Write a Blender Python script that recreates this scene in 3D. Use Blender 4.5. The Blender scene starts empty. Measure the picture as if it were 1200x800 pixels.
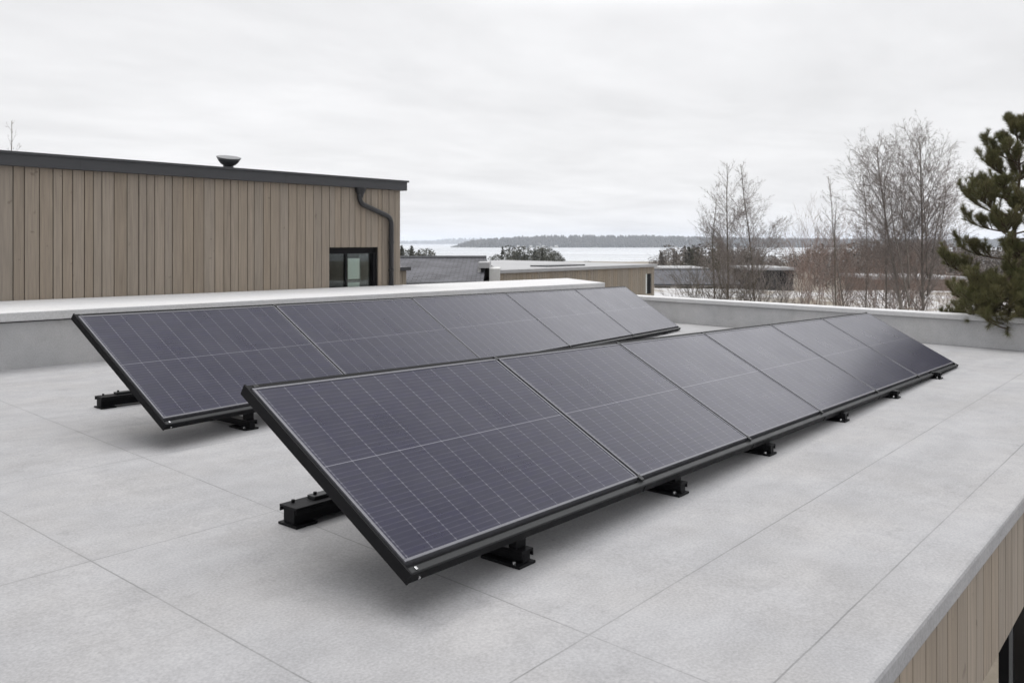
import bpy, bmesh, math, random
from mathutils import Vector, Matrix, noise as mnoise

scene = bpy.context.scene
COL = scene.collection
R = math.radians
CAM_H = 1.2655
AX = math.atan(0.83)                       # heading of the building's long axis, right of the view
SA, CA = math.sin(AX), math.cos(AX)
FALL = 0.012                               # roof fall per metre along X

def P(px, d, z):
    """world point d metres ahead of the viewpoint, on the bearing of column px of a 1200 wide view"""
    r = (px - 600.0) / 1000.0 * d
    return Vector((SA * r + CA * d, -CA * r + SA * d, z))

def rz(x, lift=0.0):
    return -FALL * x + lift

# ------------------------------------------------------------------ objects
def tag(o, label=None, cat=None, group=None, kind=None):
    if label: o['label'] = label
    if cat: o['category'] = cat
    if group: o['group'] = group
    if kind: o['kind'] = kind
    return o

def empty(name, loc=(0, 0, 0), label=None, cat=None, group=None, mat=None):
    o = bpy.data.objects.new(name, None)
    o.empty_display_size = 0.2
    COL.objects.link(o)
    if mat is not None: o.matrix_world = mat
    else: o.location = loc
    return tag(o, label, cat, group)

class MB:
    def __init__(s):
        s.v, s.f, s.uv = [], [], {}
    def add(s, vs, fs):
        b = len(s.v)
        s.v += [tuple(v) for v in vs]
        s.f += [tuple(i + b for i in f) for f in fs]
        return s
    def box(s, a, b, M=None):
        x0, y0, z0 = a; x1, y1, z1 = b
        vs = [Vector(p) for p in ((x0,y0,z0),(x1,y0,z0),(x1,y1,z0),(x0,y1,z0),(x0,y0,z1),(x1,y0,z1),(x1,y1,z1),(x0,y1,z1))]
        if M is not None: vs = [M @ v for v in vs]
        return s.add(vs, [(3,2,1,0),(4,5,6,7),(0,1,5,4),(1,2,6,5),(2,3,7,6),(3,0,4,7)])
    def prism(s, poly, z0, z1):
        """poly: ccw (x,y); z0/z1 numbers or functions of (x,y)"""
        f0 = z0 if callable(z0) else (lambda x, y: z0)
        f1 = z1 if callable(z1) else (lambda x, y: z1)
        n = len(poly)
        vs = [(x, y, f0(x, y)) for x, y in poly] + [(x, y, f1(x, y)) for x, y in poly]
        fs = [tuple(range(n - 1, -1, -1)), tuple(range(n, 2 * n))]
        fs += [(i, (i + 1) % n, n + (i + 1) % n, n + i) for i in range(n)]
        return s.add(vs, fs)
    def tube(s, pts, rad, n=6, cap=True):
        pts = [Vector(p) for p in pts]
        if not hasattr(rad, '__len__'): rad = [rad] * len(pts)
        vs, fs = [], []
        prev = None
        for i, p in enumerate(pts):
            t = (pts[min(i + 1, len(pts) - 1)] - pts[max(i - 1, 0)])
            if t.length < 1e-9: t = Vector((0, 0, 1))
            t.normalize()
            if prev is None:
                a = t.cross(Vector((0, 0, 1)))
                if a.length < 1e-3: a = t.cross(Vector((0, 1, 0)))
            else:
                a = prev - t * prev.dot(t)
                if a.length < 1e-6: a = t.orthogonal()
            a.normalize(); prev = a
            b = t.cross(a)
            for k in range(n):
                w = 2 * math.pi * k / n
                vs.append(p + (a * math.cos(w) + b * math.sin(w)) * rad[i])
        for i in range(len(pts) - 1):
            for k in range(n):
                k2 = (k + 1) % n
                fs.append((i*n+k, i*n+k2, (i+1)*n+k2, (i+1)*n+k))
        if cap and n > 2:
            fs.append(tuple(range(n - 1, -1, -1))); m = (len(pts)-1)*n
            fs.append(tuple(range(m, m + n)))
        return s.add(vs, fs)
    def lathe(s, prof, c, n=28):
        vs, fs = [], []
        for r, z in prof:
            for k in range(n):
                w = 2*math.pi*k/n
                vs.append((c[0]+r*math.cos(w), c[1]+r*math.sin(w), c[2]+z))
        for i in range(len(prof)-1):
            for k in range(n):
                k2 = (k+1) % n
                fs.append((i*n+k, i*n+k2, (i+1)*n+k2, (i+1)*n+k))
        return s.add(vs, fs)
    def build(s, name, mat, parent=None, smooth=False, bevel=0.0):
        me = bpy.data.meshes.new(name)
        me.from_pydata(s.v, [], s.f)
        me.update()
        if mat: me.materials.append(mat)
        if smooth:
            me.polygons.foreach_set('use_smooth', [True]*len(me.polygons))
        o = bpy.data.objects.new(name, me)
        COL.objects.link(o)
        if parent is not None: o.parent = parent
        if bevel:
            b = o.modifiers.new('bevel', 'BEVEL'); b.width = bevel; b.segments = 2
            b.limit_method = 'ANGLE'; b.angle_limit = R(40)
        return o

# ------------------------------------------------------------------ materials
class NT:
    def __init__(s, name):
        s.m = bpy.data.materials.new(name); s.m.use_nodes = True
        s.t = s.m.node_tree; s.t.nodes.clear()
        s.out = s.n('ShaderNodeOutputMaterial')
    def n(s, typ, **kw):
        nd = s.t.nodes.new(typ)
        for k, v in kw.items(): setattr(nd, k, v)
        return nd
    def l(s, a, b): s.t.links.new(a, b)
    def put(s, sock, v):
        if isinstance(v, bpy.types.NodeSocket): s.l(v, sock)
        elif isinstance(v, tuple) and sock.type == 'RGBA': sock.default_value = (*v[:3], 1)
        else: sock.default_value = v
    def math(s, op, a, b=None, c=None, clamp=False):
        nd = s.n('ShaderNodeMath', operation=op, use_clamp=clamp)
        for i, v in enumerate((a, b, c)):
            if v is not None: s.put(nd.inputs[i], v)
        return nd.outputs[0]
    def mix(s, f, a, b, blend='MIX'):
        nd = s.n('ShaderNodeMix', data_type='RGBA', blend_type=blend)
        s.put(nd.inputs[0], f); s.put(nd.inputs[6], a); s.put(nd.inputs[7], b)
        return nd.outputs[2]
    def co(s, which='Object', scale=(1, 1, 1)):
        tc = s.n('ShaderNodeTexCoord'); mp = s.n('ShaderNodeMapping')
        mp.inputs['Scale'].default_value = scale
        s.l(tc.outputs[which], mp.inputs[0]); return mp.outputs[0]
    def noise(s, vec, scale, detail=4, rough=.55, w=None):
        nd = s.n('ShaderNodeTexNoise')
        s.l(vec, nd.inputs['Vector']); nd.inputs['Scale'].default_value = scale
        nd.inputs['Detail'].default_value = detail; nd.inputs['Roughness'].default_value = rough
        return nd.outputs['Fac']
    def ramp(s, f, lo, hi, a=0.0, b=1.0):
        nd = s.n('ShaderNodeMapRange', clamp=True)
        s.put(nd.inputs[0], f)
        for i, v in enumerate((lo, hi, a, b)): nd.inputs[i+1].default_value = v
        return nd.outputs[0]
    def bsdf(s, color, rough=.7, metal=0.0, bump=None, bstr=.2, bdist=.01, spec=.5, **kw):
        b = s.n('ShaderNodeBsdfPrincipled')
        s.put(b.inputs['Base Color'], color); s.put(b.inputs['Roughness'], rough)
        s.put(b.inputs['Metallic'], metal); s.put(b.inputs['Specular IOR Level'], spec)
        for k, v in kw.items(): s.put(b.inputs[k], v)
        if bump is not None:
            bp = s.n('ShaderNodeBump'); bp.inputs['Strength'].default_value = bstr
            bp.inputs['Distance'].default_value = bdist
            s.l(bump, bp.inputs['Height']); s.l(bp.outputs[0], b.inputs['Normal'])
        s.l(b.outputs[0], s.out.inputs['Surface']); return b

def mat_concrete(name, col, joints=None, blot=.10):
    t = NT(name); c = t.co('Object')
    big = t.noise(c, .9, 5, .6); mid = t.noise(c, 5.5, 5, .62); fine = t.noise(c, 95, 3, .6)
    st = t.noise(t.co('Object', (.5, 2.2, 1)), 1.6, 4, .6)
    f = t.math('ADD', t.math('MULTIPLY', t.ramp(big, .3, .7, -1, 1), blot*.55), t.math('MULTIPLY', t.ramp(mid, .3, .7, -1, 1), blot*.5))
    f = t.math('ADD', f, t.math('MULTIPLY', t.ramp(fine, .3, .7, -1, 1), .14))
    f = t.math('ADD', f, t.math('MULTIPLY', t.ramp(st, .35, .7, -1, 1), blot*.4))
    speck = t.math('ADD', t.ramp(t.noise(c, 38, 2, .5), .68, .76), t.math('MULTIPLY', t.math('MULTIPLY', t.ramp(t.noise(c, 7.5, 5, .7), .57, .66), t.ramp(t.noise(c, .8, 2), .45, .6)), .9))
    f = t.math('SUBTRACT', f, t.math('MULTIPLY', speck, .10))
    f = t.math('ADD', f, 1.0)
    h = fine
    warm = t.mix(t.ramp(t.noise(c, 1.7, 3), .4, .65), col, tuple(x*y for x, y in zip(col, (1.01, 1.0, .985))))
    cc = t.n('ShaderNodeVectorMath', operation='SCALE'); t.l(warm, cc.inputs[0]); t.l(f, cc.inputs['Scale'])
    color = cc.outputs[0]
    if joints:
        sep = t.n('ShaderNodeSeparateXYZ'); t.l(c, sep.inputs[0])
        m = None
        wob = t.math('MULTIPLY', t.math('SUBTRACT', t.noise(c, 3.0, 2), .5), .006)
        for (x0, y0), (x1, y1), lo, hi in joints:
            dx, dy = x1-x0, y1-y0; L = math.hypot(dx, dy); nx, ny = -dy/L, dx/L; k = -(nx*x0+ny*y0)
            d = t.math('ADD', t.math('MULTIPLY_ADD', sep.outputs[0], nx, k), t.math('MULTIPLY', sep.outputs[1], ny))
            d = t.math('ABSOLUTE', t.math('ADD', d, wob))
            if lo is not None:
                ax = sep.outputs[0] if abs(dx) > abs(dy) else sep.outputs[1]
                d = t.math('ADD', d, t.math('MULTIPLY', t.math('LESS_THAN', ax, lo), 9.0))
                d = t.math('ADD', d, t.math('MULTIPLY', t.math('GREATER_THAN', ax, hi), 9.0))
            m = d if m is None else t.math('MINIMUM', m, d)
        brk = t.ramp(t.noise(c, 2.3, 3), .35, .6, .45, 1.0)
        line = t.math('MULTIPLY', t.ramp(m, .0018, .0042, 1, 0), brk)
        color = t.mix(t.math('MULTIPLY', line, .60), color, (.10, .10, .10))
        soft = t.math('MULTIPLY', t.ramp(m, .0, .03, 1, 0), .08)
        color = t.mix(soft, color, (.2, .2, .2))
        h = t.math('SUBTRACT', t.math('MULTIPLY', fine, .15), line)
    t.bsdf(color, .78, bump=h, bstr=.25, bdist=.004, spec=.35)
    return t.m

def mat_timber(name, col, grey=.5):
    t = NT(name)
    geo = t.n('ShaderNodeNewGeometry'); rnd = geo.outputs['Random Per Island']
    tc = t.n('ShaderNodeTexCoord')
    off = t.n('ShaderNodeCombineXYZ'); t.l(t.math('MULTIPLY', rnd, 37.0), off.inputs[2])
    vm = t.n('ShaderNodeVectorMath', operation='ADD'); t.l(tc.outputs['Object'], vm.inputs[0]); t.l(off.outputs[0], vm.inputs[1])
    mp = t.n('ShaderNodeMapping'); mp.inputs['Scale'].default_value = (14, 14, .8); t.l(vm.outputs[0], mp.inputs[0])
    g1 = t.noise(mp.outputs[0], 2.2, 5, .62)
    mp2 = t.n('ShaderNodeMapping'); mp2.inputs['Scale'].default_value = (60, 60, 1.2); t.l(vm.outputs[0], mp2.inputs[0])
    g2 = t.noise(mp2.outputs[0], 2.0, 4, .6)
    knot = t.ramp(t.noise(vm.outputs[0], 9, 2), .71, .76)
    wn = t.n('ShaderNodeTexWhiteNoise', noise_dimensions='1D'); t.l(rnd, wn.inputs['W'])
    lum = t.ramp(wn.outputs['Value'], 0, 1, .91, 1.08)
    f = t.math('ADD', t.math('MULTIPLY', t.ramp(g1, .3, .7, -1, 1), .13), t.math('MULTIPLY', t.ramp(g2, .3, .7, -1, 1), .11))
    f = t.math('MULTIPLY', t.math('ADD', f, 1.0), lum)
    gcol = sum(col)/3
    base = t.mix(t.ramp(t.math('FRACT', t.math('MULTIPLY', rnd, 7.31)), 0, 1, 0, grey), col, (gcol*1.0, gcol*.99, gcol*.97))
    base = t.mix(t.math('MULTIPLY', knot, .4), base, (.10, .075, .055))
    cc = t.n('ShaderNodeVectorMath', operation='SCALE'); t.l(base, cc.inputs[0]); t.l(f, cc.inputs['Scale'])
    t.bsdf(cc.outputs[0], .8, bump=g2, bstr=.35, bdist=.004, spec=.25)
    return t.m

def mat_plain(name, col, rough=.5, metal=0.0, var=.12, scale=9.0, spec=.5, bump=.0, stretch=(1, 1, 1), rvar=.12):
    t = NT(name); c = t.co('Object', stretch)
    n1 = t.noise(c, scale, 4, .6); n2 = t.noise(c, scale*9, 3, .6)
    f = t.math('ADD', t.math('MULTIPLY', t.ramp(n1, .3, .7, -1, 1), var*.6), t.math('MULTIPLY', t.ramp(n2, .3, .7, -1, 1), var*.5))
    cc = t.n('ShaderNodeVectorMath', operation='SCALE'); cc.inputs[0].default_value = col
    t.l(t.math('ADD', f, 1.0), cc.inputs['Scale'])
    r = t.ramp(n1, .3, .7, max(.05, rough-rvar*.5), rough+rvar*.5)
    t.bsdf(cc.outputs[0], r, metal, bump=n2 if bump else None, bstr=bump, spec=spec)
    return t.m

def mat_cells():
    """uv: u counts cell columns, v counts fine cell rows (0..40, centre gap at 20)"""
    t = NT('solar_cells')
    uv = t.n('ShaderNodeUVMap'); uv.uv_map = 'UVMap'
    sep = t.n('ShaderNodeSeparateXYZ'); t.l(uv.outputs[0], sep.inputs[0])
    u, v = sep.outputs[0], sep.outputs[1]
    geo = t.n('ShaderNodeObjectInfo')
    fu = t.math('FRACT', u); du = t.math('MINIMUM', fu, t.math('SUBTRACT', 1.0, fu))
    fv = t.math('FRACT', v); dv = t.math('MINIMUM', fv, t.math('SUBTRACT', 1.0, fv))
    dm = t.math('ABSOLUTE', t.math('SUBTRACT', v, 20.0))
    cell = t.n('ShaderNodeCombineXYZ'); t.l(t.math('FLOOR', u), cell.inputs[0]); t.l(t.math('FLOOR', v), cell.inputs[1]); t.l(t.math('MULTIPLY', geo.outputs['Random'], 91.0), cell.inputs[2])
    wn = t.n('ShaderNodeTexWhiteNoise', noise_dimensions='3D'); t.l(cell.outputs[0], wn.inputs['Vector'])
    # breaks: the fine silver lines are not equally bright everywhere
    mp = t.n('ShaderNodeMapping'); mp.inputs['Scale'].default_value = (.9, .35, 1); t.l(uv.outputs[0], mp.inputs[0])
    pat = t.noise(mp.outputs[0], 1.6, 5, .65)
    col_l = t.ramp(du, .003, .016, 1, 0)
    row_l = t.math('MULTIPLY', t.ramp(dv, .05, .13, 1, 0), t.math('MULTIPLY', t.ramp(pat, .35, .65, .25, 1.0), t.ramp(wn.outputs['Value'], 0, 1, .35, 1.0)))
    mid_l = t.ramp(dm, .04, .11, 1, 0)
    dot = t.math('MULTIPLY', t.ramp(du, .02, .05, 1, 0), t.ramp(dv, .12, .2, 1, 0))
    base = t.mix(wn.outputs['Value'], (.004, .004, .022), (.007, .006, .030))
    base = t.mix(t.ramp(pat, .3, .7), base, (.008, .0075, .023))
    base = t.mix(t.math('MULTIPLY', row_l, .42), base, (.09, .09, .125))
    base = t.mix(t.math('MULTIPLY', col_l, t.ramp(pat, .3, .6, .35, .75)), base, (.16, .16, .19))
    base = t.mix(t.math('MULTIPLY', dot, .16), base, (.26, .26, .29))
    base = t.mix(t.math('MULTIPLY', mid_l, .7), base, (.20, .20, .23))
    dust = t.noise(t.co('Object', (1, 1, 1)), 2.4, 6, .65)
    base = t.mix(t.ramp(dust, .35, .75, .0, .022), base, (.5, .49, .47))
    rough = t.ramp(dust, .3, .7, .26, .32)
    t.bsdf(base, rough, 0.0, spec=.44, IOR=1.5)
    return t.m

def mat_glass(name, tint=(.9, .95, .93), refl=1.0):
    t = NT(name)
    tr = t.n('ShaderNodeBsdfTransparent'); tr.inputs[0].default_value = (*tint, 1)
    gl = t.n('ShaderNodeBsdfGlossy'); gl.inputs['Roughness'].default_value = .02
    fr = t.n('ShaderNodeFresnel'); fr.inputs[0].default_value = 1.5
    mx = t.n('ShaderNodeMixShader')
    t.l(t.math('MULTIPLY', fr.outputs[0], refl), mx.inputs[0]); t.l(tr.outputs[0], mx.inputs[1]); t.l(gl.outputs[0], mx.inputs[2])
    t.l(mx.outputs[0], t.out.inputs['Surface'])
    return t.m

def mat_leaf(name, cols, scale=3.0, rough=.7, soft=0.0):
    t = NT(name)
    geo = t.n('ShaderNodeNewGeometry')
    c = t.co('Object')
    n1 = t.noise(c, scale, 3)
    base = t.mix(t.ramp(n1, .35, .65), cols[0], cols[1])
    base = t.mix(t.math('MULTIPLY', geo.outputs['Random Per Island'], .6), base, cols[2])
    b = t.bsdf(base, rough, spec=.25)
    if soft:
        tr = t.n('ShaderNodeBsdfTranslucent'); t.l(base, tr.inputs[0])
        mx = t.n('ShaderNodeMixShader'); mx.inputs[0].default_value = soft
        t.l(b.outputs[0], mx.inputs[1]); t.l(tr.outputs[0], mx.inputs[2]); t.l(mx.outputs[0], t.out.inputs['Surface'])
    return t.m

def mat_snow():
    t = NT('snowy_ground'); c = t.co('Object')
    a = t.noise(c, .12, 6, .65); b = t.noise(c, 1.4, 5, .65); d = t.noise(t.co('Object', (1, 1, 1)), 7, 4, .7)
    f = t.math('ADD', t.math('MULTIPLY', a, .55), t.math('MULTIPLY', b, .45))
    grass = t.mix(d, (.15, .13, .10), (.25, .22, .18))
    snow = t.mix(d, (.40, .40, .41), (.50, .50, .505))
    far = t.n('ShaderNodeVectorMath', operation='LENGTH'); t.l(c, far.inputs[0])
    thr = t.ramp(far.outputs['Value'], 90, 160, 0, .12)
    col = t.mix(t.ramp(t.math('ADD', f, thr), .465, .56), snow, grass)
    t.bsdf(col, .85, bump=b, bstr=.4, bdist=.05, spec=.2)
    return t.m

def mat_water():
    t = NT('calm_icy_water'); c = t.co('Object', (1, .25, 1))
    n1 = t.noise(c, .01, 4, .6)
    col = t.mix(t.ramp(n1, .4, .65), (.33, .35, .37), (.44, .455, .475))
    t.bsdf(col, t.ramp(n1, .35, .7, .18, .34), spec=.5)
    return t.m

def mat_tiles(name, col, rows=3.2):
    t = NT(name)
    uv = t.n('ShaderNodeUVMap'); uv.uv_map = 'UVMap'
    br = t.n('ShaderNodeTexBrick'); t.l(uv.outputs[0], br.inputs['Vector'])
    br.inputs['Scale'].default_value = rows
    br.inputs['Color1'].default_value = (*[x*.75 for x in col], 1); br.inputs['Color2'].default_value = (*[x*1.25 for x in col], 1)
    br.inputs['Mortar'].default_value = (*[x*.35 for x in col], 1); br.inputs['Mortar Size'].default_value = .03
    n = t.noise(t.co('Object'), .7, 5, .65)
    c2 = t.mix(t.ramp(n, .45, .75, 0, .55), br.outputs['Color'], tuple(x*1.7 for x in col))
    t.bsdf(c2, .75, bump=br.outputs['Fac'], bstr=-.5, bdist=.03, spec=.3)
    return t.m

JX = [  # seams between the roof sheets, roof coordinates
    ((-3, 1.01), (14, 1.01), None, None), ((-3, 1.59), (14, 1.63), None, None),
    ((-3, 3.49), (14, 3.55), -3, 2.52), ((-3, 4.985), (14, 5.03), -3, 3.7), ((-3, 6.66), (14, 6.62), -3, 9), ((-3, 8.47), (14, 8.43), -3, 14),
    ((2.30, 1.15), (2.71, 7.73), 1.01, 8.45), ((1.55, 2.55), (1.58, 4.49), 1.6, 9.5)]

M = dict(
    roof=mat_concrete('pale_roof_concrete', (.286, .285, .291), JX, .135),
    concrete=mat_concrete('render_grey_concrete', (.42, .42, .425), None, .12),
    coping=mat_concrete('pale_coping_concrete', (.505, .505, .51), None, .07),
    timber=mat_timber('weathered_timber', (.262, .217, .170), .25),
    timber_far=mat_timber('tan_timber', (.27, .225, .172), .35),
    black=mat_plain('black_painted_steel', (.006, .006, .007), .5, 0, .25, 14, .12),
    anod=mat_plain('grey_anodised_aluminium', (.15, .15, .165), .45, .4, .12, 6, .5),
    rail=mat_plain('dark_grey_rail', (.020, .021, .022), .45, .1, .15, 6, .35),
    steel=mat_plain('bright_steel', (.75, .75, .75), .25, 1.0, .1, 40),
    fascia=mat_plain('graphite_sheet_metal', (.045, .046, .05), .42, .2, .12, 1.5, .5, stretch=(.4, .4, 3)),
    pipe=mat_plain('black_coated_pipe', (.02, .02, .022), .4, 0, .15, 6, .5),
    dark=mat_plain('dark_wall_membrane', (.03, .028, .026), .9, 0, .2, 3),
    inter=mat_plain('dim_interior_paint', (.10, .10, .095), .8, 0, .2, 2),
    pale_panel=mat_plain('pale_grey_panel', (.72, .75, .72), .8, 0, .06, 3),
    white=mat_plain('white_render', (.50, .50, .49), .8, 0, .07, 1.2),
    membrane=mat_plain('pale_roof_membrane', (.31, .31, .315), .75, 0, .12, .25),
    cells=mat_cells(),
    glass=mat_glass('window_glass', (.86, .90, .88), .55),
    snow=mat_snow(), water=mat_water(),
    slate=mat_tiles('dark_slate', (.085, .085, .095), 1.5),
    birch=mat_plain('grey_birch_bark', (.185, .165, .145), .85, 0, .5, 6, .2, stretch=(1, 1, .6)),
    twig=mat_plain('grey_brown_twigs', (.215, .188, .172), .85, 0, .3, 2, .2),
    alder=mat_plain('olive_grey_bark', (.105, .09, .07), .85, 0, .4, 6, .2),
    rust=mat_plain('reddish_brown_twigs', (.235, .175, .148), .85, 0, .3, 2, .2),
    pinebark=mat_plain('brown_pine_bark', (.075, .055, .04), .9, 0, .4, 12, .2),
    needles=mat_leaf('pine_needles', [(.15, .17, .065), (.19, .18, .085), (.23, .195, .11)], 2.5, .45, .4),
    conifer=mat_leaf('distant_conifers', [(.040, .048, .034), (.058, .062, .046), (.085, .078, .062)], .15),
    greywood=mat_leaf('distant_bare_wood', [(.105, .095, .085), (.135, .118, .105), (.10, .085, .078)], .15),
    forest=mat_leaf('island_forest', [(.045, .052, .045), (.075, .075, .066), (.10, .09, .08)], .012),
    brick=mat_plain('reddish_cladding', (.20, .155, .13), .85, 0, .2, .8),
    ochre=mat_plain('pale_cladding', (.42, .40, .37), .85, 0, .15, .8),
)

# ================================================================== OUR BUILDING
def wallx(y):                                  # inner face of the far parapet
    return 13.53 - (7.48 - y) * .125
bld = empty('flat_roof_building', (0, 0, 0), 'flat roofed building under the solar panels, pale concrete roof with parapets and timber edge', 'building')
EDGE = .785
poly = [(-3.2, EDGE), (wallx(EDGE) + .25, EDGE), (wallx(9.6) + .25, 9.62), (-3.2, 9.62)]
roof = MB().prism(poly, lambda x, y: rz(x) - .085, lambda x, y: rz(x)).build('roof_slab', M['roof'], bld, bevel=.014)
# far parapet wall, level top, slightly skewed
t0, t1 = .275, .355
A, B = (wallx(EDGE), EDGE + .02), (wallx(9.52), 9.52)
def strip(o0, o1, y0=EDGE + .02, y1=9.52):
    return [(wallx(y0) + o0, y0), (wallx(y0) + o1, y0), (wallx(y1) + o1, y1), (wallx(y1) + o0, y1)]
pw = MB().prism(strip(0, .24), lambda x, y: rz(x) + .002, .20).build('far_parapet_wall', M['concrete'], bld)
MB().prism(strip(-.035, .30, EDGE - .01, 9.53), .205, .275).build('coping', M['coping'], pw, bevel=.008)
# broad back parapet with concrete cap
ztop = lambda x, y: .545 - .0082 * (x - 3.4)
bw = MB().prism([(-6, 9.60), (14.4, 9.60), (15.9, 11.57), (-6, 11.57)], lambda x, y: -5.8, lambda x, y: ztop(x, y) - .108).build('back_parapet_wall', M['concrete'], bld)
MB().prism([(-6, 9.555), (14.45, 9.555), (15.95, 11.59), (-6, 11.59)], lambda x, y: ztop(x, y) - .095, ztop).build('coping', M['coping'], bw, bevel=.008)
MB().prism([(-6, 9.585), (14.42, 9.585), (14.5, 9.7), (-6, 9.7)], lambda x, y: ztop(x, y) - .107, lambda x, y: ztop(x, y) - .0955).build('gap_shadow_strip', M['dark'], bw)  # dark strip painting the shadow line under the coping
# timber edge band under the slab on the near side
rng = random.Random(3)
cl = MB(); x = -3.1
while x < 12.6:
    w = rng.choice((.15, .158, .165, .17))
    cl.box((x, EDGE + .032, -.70 + rng.uniform(-.001, .001)), (x + w - .006, EDGE + .054 + rng.uniform(0, .004), rz(x + w) - .088))
    x += w + .003
cl.build('edge_cladding', M['timber'], bld)
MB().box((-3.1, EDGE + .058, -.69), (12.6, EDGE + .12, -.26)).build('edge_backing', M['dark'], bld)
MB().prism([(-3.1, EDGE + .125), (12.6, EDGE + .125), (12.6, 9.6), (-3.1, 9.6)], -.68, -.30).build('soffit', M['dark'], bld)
# ground floor under the roof: set back wall and dark glazing below the timber band
MB().box((-3, 4.6, -5.9), (12.4, 9.5, -.69)).build('lower_wall', M['timber_far'], bld)
gz = empty('glazed_screen', (7.0, .86, -5.7), 'black framed glazed screen standing under the timber roof edge at lower right', 'screen')
HS = 5.0
MB().box((0, .31, 0), (.07, .375, HS)).box((0, .0, 0), (.07, .05, HS)).box((0, .0511, 0), (.07, .3089, .09)).box((0, .0511, HS-.08), (.07, .3089, HS)).build('frame', M['black'], gz)
MB().box((-.004, .286, .0911), (.05, .308, HS-.081)).build('mullion', mat_plain('grey_mullion', (.16, .165, .17), .4, .2, .1, 5), gz)
MB().box((.02, .0511, .0911), (.03, .2855, HS-.081)).build('pane', mat_plain('smoked_glass', (.006, .006, .007), .08, 0, .1, 2, .5), gz)
MB().box((.09, 0, 0), (5.0, .02, HS)).build('side_panel', M['black'], gz)

# ================================================================== SOLAR ARRAYS
def frame_matrix(o, yaw, p, t):
    u = Vector((math.cos(yaw)*math.cos(p), math.sin(yaw)*math.cos(p), math.sin(p)))
    n = Vector((-math.sin(yaw), math.cos(yaw), 0))
    v = (n*math.cos(t) + u.cross(n)*math.sin(t)).normalized()
    w = u.cross(v)
    m = Matrix.Identity(4)
    for i in range(3):
        m[i][0], m[i][1], m[i][2], m[i][3] = u[i], v[i], w[i], o[i]
    return m

def solar_panel(mat, s0, s1, v0, v1, ncol, label, group):
    W, H = s1 - s0, v1 - v0
    root = empty('solar_panel', mat=mat @ Matrix.Translation((s0, v0, 0)), label=label, cat='solar panel', group=group)
    b, dp = .012, .036
    f = MB()
    f.box((0, 0, -dp), (W, b, 0)).box((0, H-b, -dp), (W, H, 0)).box((0, b+.0004, -dp), (b, H-b-.0004, 0)).box((W-b, b+.0004, -dp), (W, H-b-.0004, 0))
    f.build('frame', M['anod'], root, bevel=.0015)
    g = MB().box((b+.0005, b+.0005, -.009), (W-b-.0005, H-b-.0005, -.0025)).build('cell_sheet', M['cells'], root)
    uvl = g.data.uv_layers.new(name='UVMap')
    mg = .012
    for poly in g.data.polygons:
        for li in poly.loop_indices:
            co = g.data.vertices[g.data.loops[li].vertex_index].co
            uvl.data[li].uv = ((co.x-b-mg)/(W-2*b-2*mg)*ncol, (co.y-b-mg)/(H-2*b-2*mg)*40)
    MB().box((W*.5-.09, H-.16, -.034), (W*.5+.09, H-.06, -.0095)).build('junction_box', M['black'], root)
    return root

def clamp_mesh(x, y, z, w=.03, l=.05):
    return MB().box((x-w/2, y-l/2, z), (x+w/2, y+l/2, z+.004))

def mounting(name, mat, W, L, label, feet, beam, rear_y, clear):
    inv = mat.inverted()
    root = empty(name, mat=mat, label=label, cat='mounting frame', group='mounting frames under the panel rows')
    # lower rail: upstand, groove, flat flange, front face
    r = MB()
    MB().box((-.004, .0, -.052), (W+.004, .006, -.0125)).build('rail_face', M['black'], root, bevel=.001)
    r.box((-.004, .0065, -.018), (W+.004, .031, -.012)); r.box((-.004, .0315, -.045), (W+.004, .046, -.026)); r.box((-.004, .0065, -.052), (W+.004, .020, -.044))
    r.build('lower_rail', M['rail'], root, bevel=.0012)
    r = MB().box((-.004, L-.034, -.05), (W+.004, L-.014, -.008)).box((-.004, L-.0135, -.055), (W+.004, L, -.012))
    r.build('upper_rail', M['black'], root, bevel=.0012)
    for x0, x1 in ((-.0135, -.0045), (W+.0045, W+.0135)):
        MB().box((x0, -.002, -.054), (x1, L+.002, -.006)).build('side_plate', M['black'], root, bevel=.001)
    for x in (.03, W-.03):
        MB().box((x-.005, .012, -.0115), (x+.005, .026, -.008)).build('end_clamp', M['steel'], root, bevel=.001)
        MB().box((x-.012, L-.030, -.0075), (x+.012, L-.016, -.002)).build('end_clamp', M['rail'], root, bevel=.001)
        MB().tube([(x+.008, -.006, -.035), (x+.008, .001, -.035)], .006, 8).build('bolt', M['steel'], root)
    return root, inv

def ibeam(mb, a, b, zt, bw=.085, fw=.105, h=.088, toe=.0):
    """channel beam lying on the roof from a to b (xy), follows the roof fall"""
    a, b = Vector((*a, 0)), Vector((*b, 0))
    d = (b - a); L = d.length; d.normalize(); s = Vector((-d.y, d.x, 0))
    def bx(l0, l1, w0, w1, z0, z1):
        vs = []
        for z in (z0, z1):
            for l, w in ((l0, w0), (l1, w0), (l1, w1), (l0, w1)):
                p = a + d*l + s*w; vs.append((p.x, p.y, rz(p.x) + z))
        mb.add(vs, [(3,2,1,0),(4,5,6,7),(0,1,5,4),(1,2,6,5),(2,3,7,6),(3,0,4,7)])
    bx(0, L, -fw/2, fw/2, h-.012, h)                      # top flange
    bx(0, L, -fw/2, -fw/2+.006, h-.030, h-.0125); bx(0, L, fw/2-.006, fw/2, h-.030, h-.0125)
    bx(.006, L-.006, -bw/2+.008, bw/2-.008, .014, h-.0125)   # web
    return bx, a, d, s

def support(root, inv, a, b, toe_len, cap=None):
    bm = MB(); bx, a3, d, s = ibeam(bm, a, b, 0)
    o = bm.build('support_beam', M['black'], root, bevel=.0015); o.matrix_parent_inverse = Matrix.Identity(4); o.matrix_local = inv
    return o

def xyz_part(mb, name, mat, root, inv, bevel=.0015, parent=None):
    o = mb.build(name, mat, root, bevel=bevel); o.matrix_local = inv
    return o

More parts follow.
